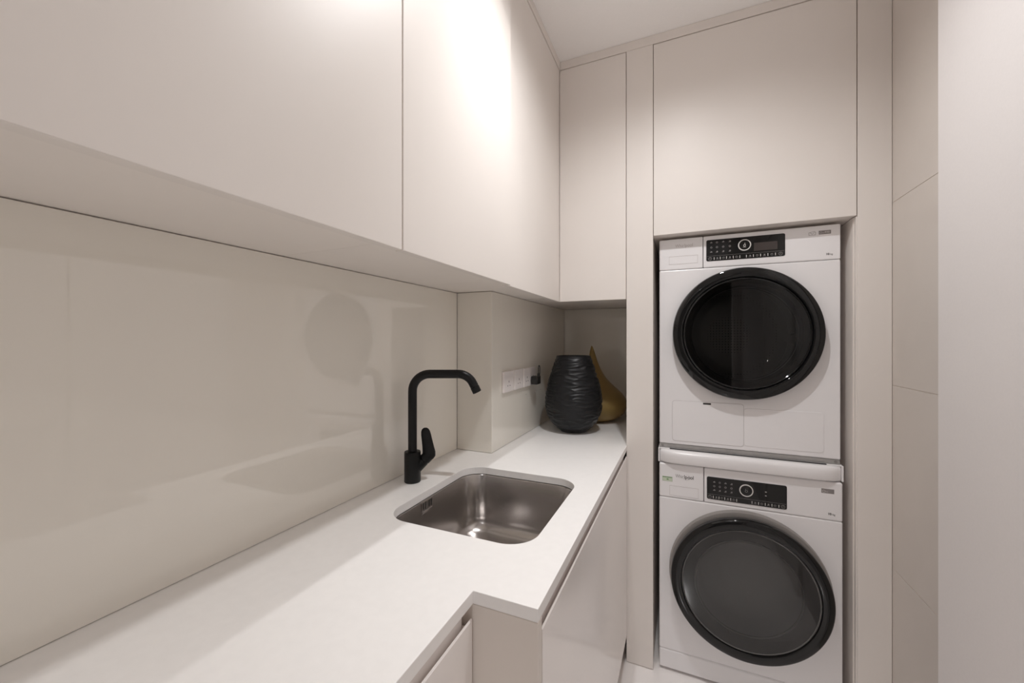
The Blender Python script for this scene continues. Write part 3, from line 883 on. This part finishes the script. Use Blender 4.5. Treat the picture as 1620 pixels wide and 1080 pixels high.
# ---- washing machine (below)
WX0, WX1, WY, WZ1 = -0.0886, 0.5010, 1.690, 0.8255
was = thing('washing_machine', 'white washing machine with a round smoked door, bottom of the stack', 'washing machine', (0.206, 2.0, 0), 'stacked laundry machines')
obj('cabinet', bm_shell(WX0, WX1, WY + .022, 2.290, 0.012, WZ1), 'white_enamel', was)
WCX, WCZ = 0.2115, 0.4150
ZP, ZK = 0.692, 0.086
obj('front_panel', hole_plate(WX0, WX1, ZK + .0006, ZP - .0006, WCX, WCZ, 0.180, WY, WY + .021), 'white_enamel', was, bevel=0.004)
obj('kick_panel', bm_box(WX0, WX1, WY, WY + .021, 0.010, ZK - .0006, .006, 3), 'white_enamel', was)
obj('control_panel', bm_box(0.0737, WX1, WY, WY + .021, ZP + .0006, WZ1, .005, 3), 'white_plastic', was)
dw = obj('detergent_drawer', bm_box(WX0, 0.0720, WY - .0004, WY + .021, ZP + .0006, WZ1, .005, 3), 'white_plastic', was)
obj('drawer_grip', bm_groove([(-.0495, .7025), (.0535, .7025), (.0535, .7400), (-.0495, .7400)], WY - .0009, .0009), 'print_faint', dw)
obj('logo', join(text_bm('Whir', .0195, (-.0285, WY - .0006, .7740), bold=-.0001, width=.0290), ), 'print_grey', dw)
obj('logo', text_bm('lpool', .0195, (.0022, WY - .0006, .7740), bold=.0003, width=.0335), 'print_dark', dw, label='bolder dark half of the lettering')
sw = []
for k in range(22):
    a_ = math.radians(-165 + 255 * k / 21)
    sw.append((.0105 + .0150 * math.cos(a_), WY - .0007, .7795 + .0095 * math.sin(a_)))
obj('logo_swoosh', bm_sweep(sw, [(.0002, .00015 + .0006 * math.sin(PI * k / 21)) for k in range(22)], 6, up=(0, 1, 0)), 'print_grey', dw)
st = obj('green_sticker', bm_box(-.0770, -.0400, WY - .0006, WY + .001, .7555, .7735), 'sticker_pale', dw, label='small pale green sticker')
obj('sticker_print', join(bm_box(-.0770, -.0400, WY - .0009, WY - .0004, .7708, .7735), bm_box(-.0610, -.0540, WY - .0009, WY - .0004, .7610, .7655),
                          bm_groove([(-.0765, .7560), (-.0405, .7560), (-.0405, .7690), (-.0765, .7690)], WY - .0008, .0005)), 'sticker_green', st)
D0, D1, E0, E1 = 0.0830, 0.3406, 0.7085, 0.7940
dp = obj('display', bm_rr_box(D0, D1, E0, E1, WY - .0016, WY + .004, .006, .0006), 'gloss_black', was)
symbols(was, D0, D1, E0, E1, WY - .0018, [.085, .16, .235, .312, .388, .58, .66, .742, .822, .905], [.04, .125, .197, .275, .35, .62, .70, .78, .86, .955], None,
        [.098, .17, .245, .322], [.42, .60, .78], dp)
obj('dial_ring', yring([(.0225, WY - .0016), (.0223, WY - .0042), (.0207, WY - .0046), (.0192, WY - .0040), (.0192, WY - .0016)], .2141, .7590, 48), 'print_white', dp, smooth=True)
obj('dial_face', yring([(.0190, WY - .0036), (.001, WY - .0038)], .2141, .7590, 40), 'gloss_black', dp)
obj('dial_mark', join(bm_lathe([(.0045, WY - .0040), (.0034, WY - .0042), (.0032, WY - .0039)], 'y', 14, (.2141, 0, .7570)), bm_box(.2110, .2122, WY - .0042, WY - .0038, .7590, .7655)), 'print_grey', dp)
obj('screen', bm_box(.2560, .3200, WY - .0020, WY - .0010, .7350, .7860), 'gloss_black', dp)
obj('screen_mark', join(bm_box(.2735, .2785, WY - .0024, WY - .0018, .7620, .7640), bm_box(.2735, .2785, WY - .0024, WY - .0018, .7480, .7500)), 'print_white', dp)
lb = obj('energy_label', bm_box(.4410, .4770, WY - .0005, WY + .001, .7855, .8010), 'label_grey', was)
obj('label_marks', join(bm_lathe([(.0045, WY - .0006), (.0034, WY - .0007), (.0032, WY - .0005)], 'y', 14, (.4480, 0, .7920)), bm_box(.4535, .4600, WY - .0007, WY - .0004, .7900, .7915)), 'print_faint', lb)
obj('capacity_mark', text_bm('10', .0105, (.4590, WY - .0005, .7120), bold=.0003), 'print_dark', was)
obj('capacity_unit', text_bm('kg', .0088, (.4720, WY - .0005, .7120)), 'print_grey', was)
for xx in (WX0 + .045, WX1 - .045):
    for yy in (WY + .06, 2.24):
        obj('foot', bm_lathe([(.020, .0006), (.022, .002), (.022, .006), (.012, .008), (.012, .0116)], 'z', 16, (xx, yy, 0), cap0=True, cap1=True), 'black_plastic', was)
# bezel, door ring, glass, drum
bz = obj('door_bezel', yring([(.2630, WY - .0003), (.2628, WY - .0100), (.2600, WY - .0190), (.2560, WY - .0200), (.2400, WY - .0200)], WCX, WCZ + .005, 112), 'bezel', was, smooth=True)
obj('bezel_sticker', join(bm_box(.1800, .1980, WY - .0172, WY - .0166, .6655, .6725), bm_box(.2020, .2330, WY - .0172, WY - .0166, .6640, .6650)), 'print_dark', bz)
wd = obj('door', yring([(.2400, WY - .0205), (.2515, WY - .0260), (.2555, WY - .0380), (.2555, WY - .0520), (.2535, WY - .0580), (.2490, WY - .0615), (.2240, WY - .0630), (.2200, WY - .0610), (.2180, WY - .0560)], WCX, WCZ, 128), 'gloss_black', was, smooth=True)
obj('inner_ring', yring([(.2176, WY - .0560), (.2165, WY - .0590), (.2140, WY - .0598), (.2120, WY - .0580)], WCX, WCZ, 128), 'inner_rim', wd, smooth=True)
obj('door_glass', yring([(.2118, WY - .0578), (.140, WY - .0588), (.07, WY - .0595), (.001, WY - .0596)], WCX, WCZ, 96), 'washer_glass', wd, smooth=True)
obj('door_pan', yring([(.2150, WY - .0540), (.1900, WY - .0420), (.1680, WY - .0380)], WCX, WCZ, 96), 'gloss_black', wd, smooth=True)
obj('glass_bowl', yring([(.1680, WY - .0380), (.160, WY - .010), (.150, WY + .03), (.140, WY + .06), (.115, WY + .085), (.06, WY + .098), (.001, WY + .10)], WCX, WCZ, 72), 'washer_bowl', wd, smooth=True)
obj('bowl_rim', yring([(.1740, WY - .0388), (.1725, WY - .0425), (.1700, WY - .0435), (.1675, WY - .0420), (.1665, WY - .0380)], WCX, WCZ, 96), 'gasket', wd, smooth=True)
obj('door_seal', yring([(.200, WY - .0380), (.186, WY - .0100), (.178, WY + .02), (.172, WY + .05), (.178, WY + .09)], WCX, WCZ, 72), 'gasket', wd, smooth=True)
drm = obj('drum', yring([(.180, WY + .092), (.235, WY + .10), (.238, WY + .48), (.22, WY + .50)], WCX, WCZ, 72), 'drum_holes', was, smooth=True)
obj('drum_back', yring([(.219, WY + .500), (.10, WY + .495), (.001, WY + .50)], WCX, WCZ, 64), 'drum', drm, smooth=True)
for k in range(3):
    a_ = PI / 2 - .3 + 2 * PI * k / 3
    p0 = Vector((WCX + .215 * math.cos(a_), WY + .12, WCZ + .215 * math.sin(a_)))
    obj('drum_lifter', bm_sweep([p0, p0 + Vector((0, .12, 0)), p0 + Vector((0, .33, 0))], [(.018, .020), (.026, .028), (.018, .020)], 10), 'gasket', drm, smooth=True)
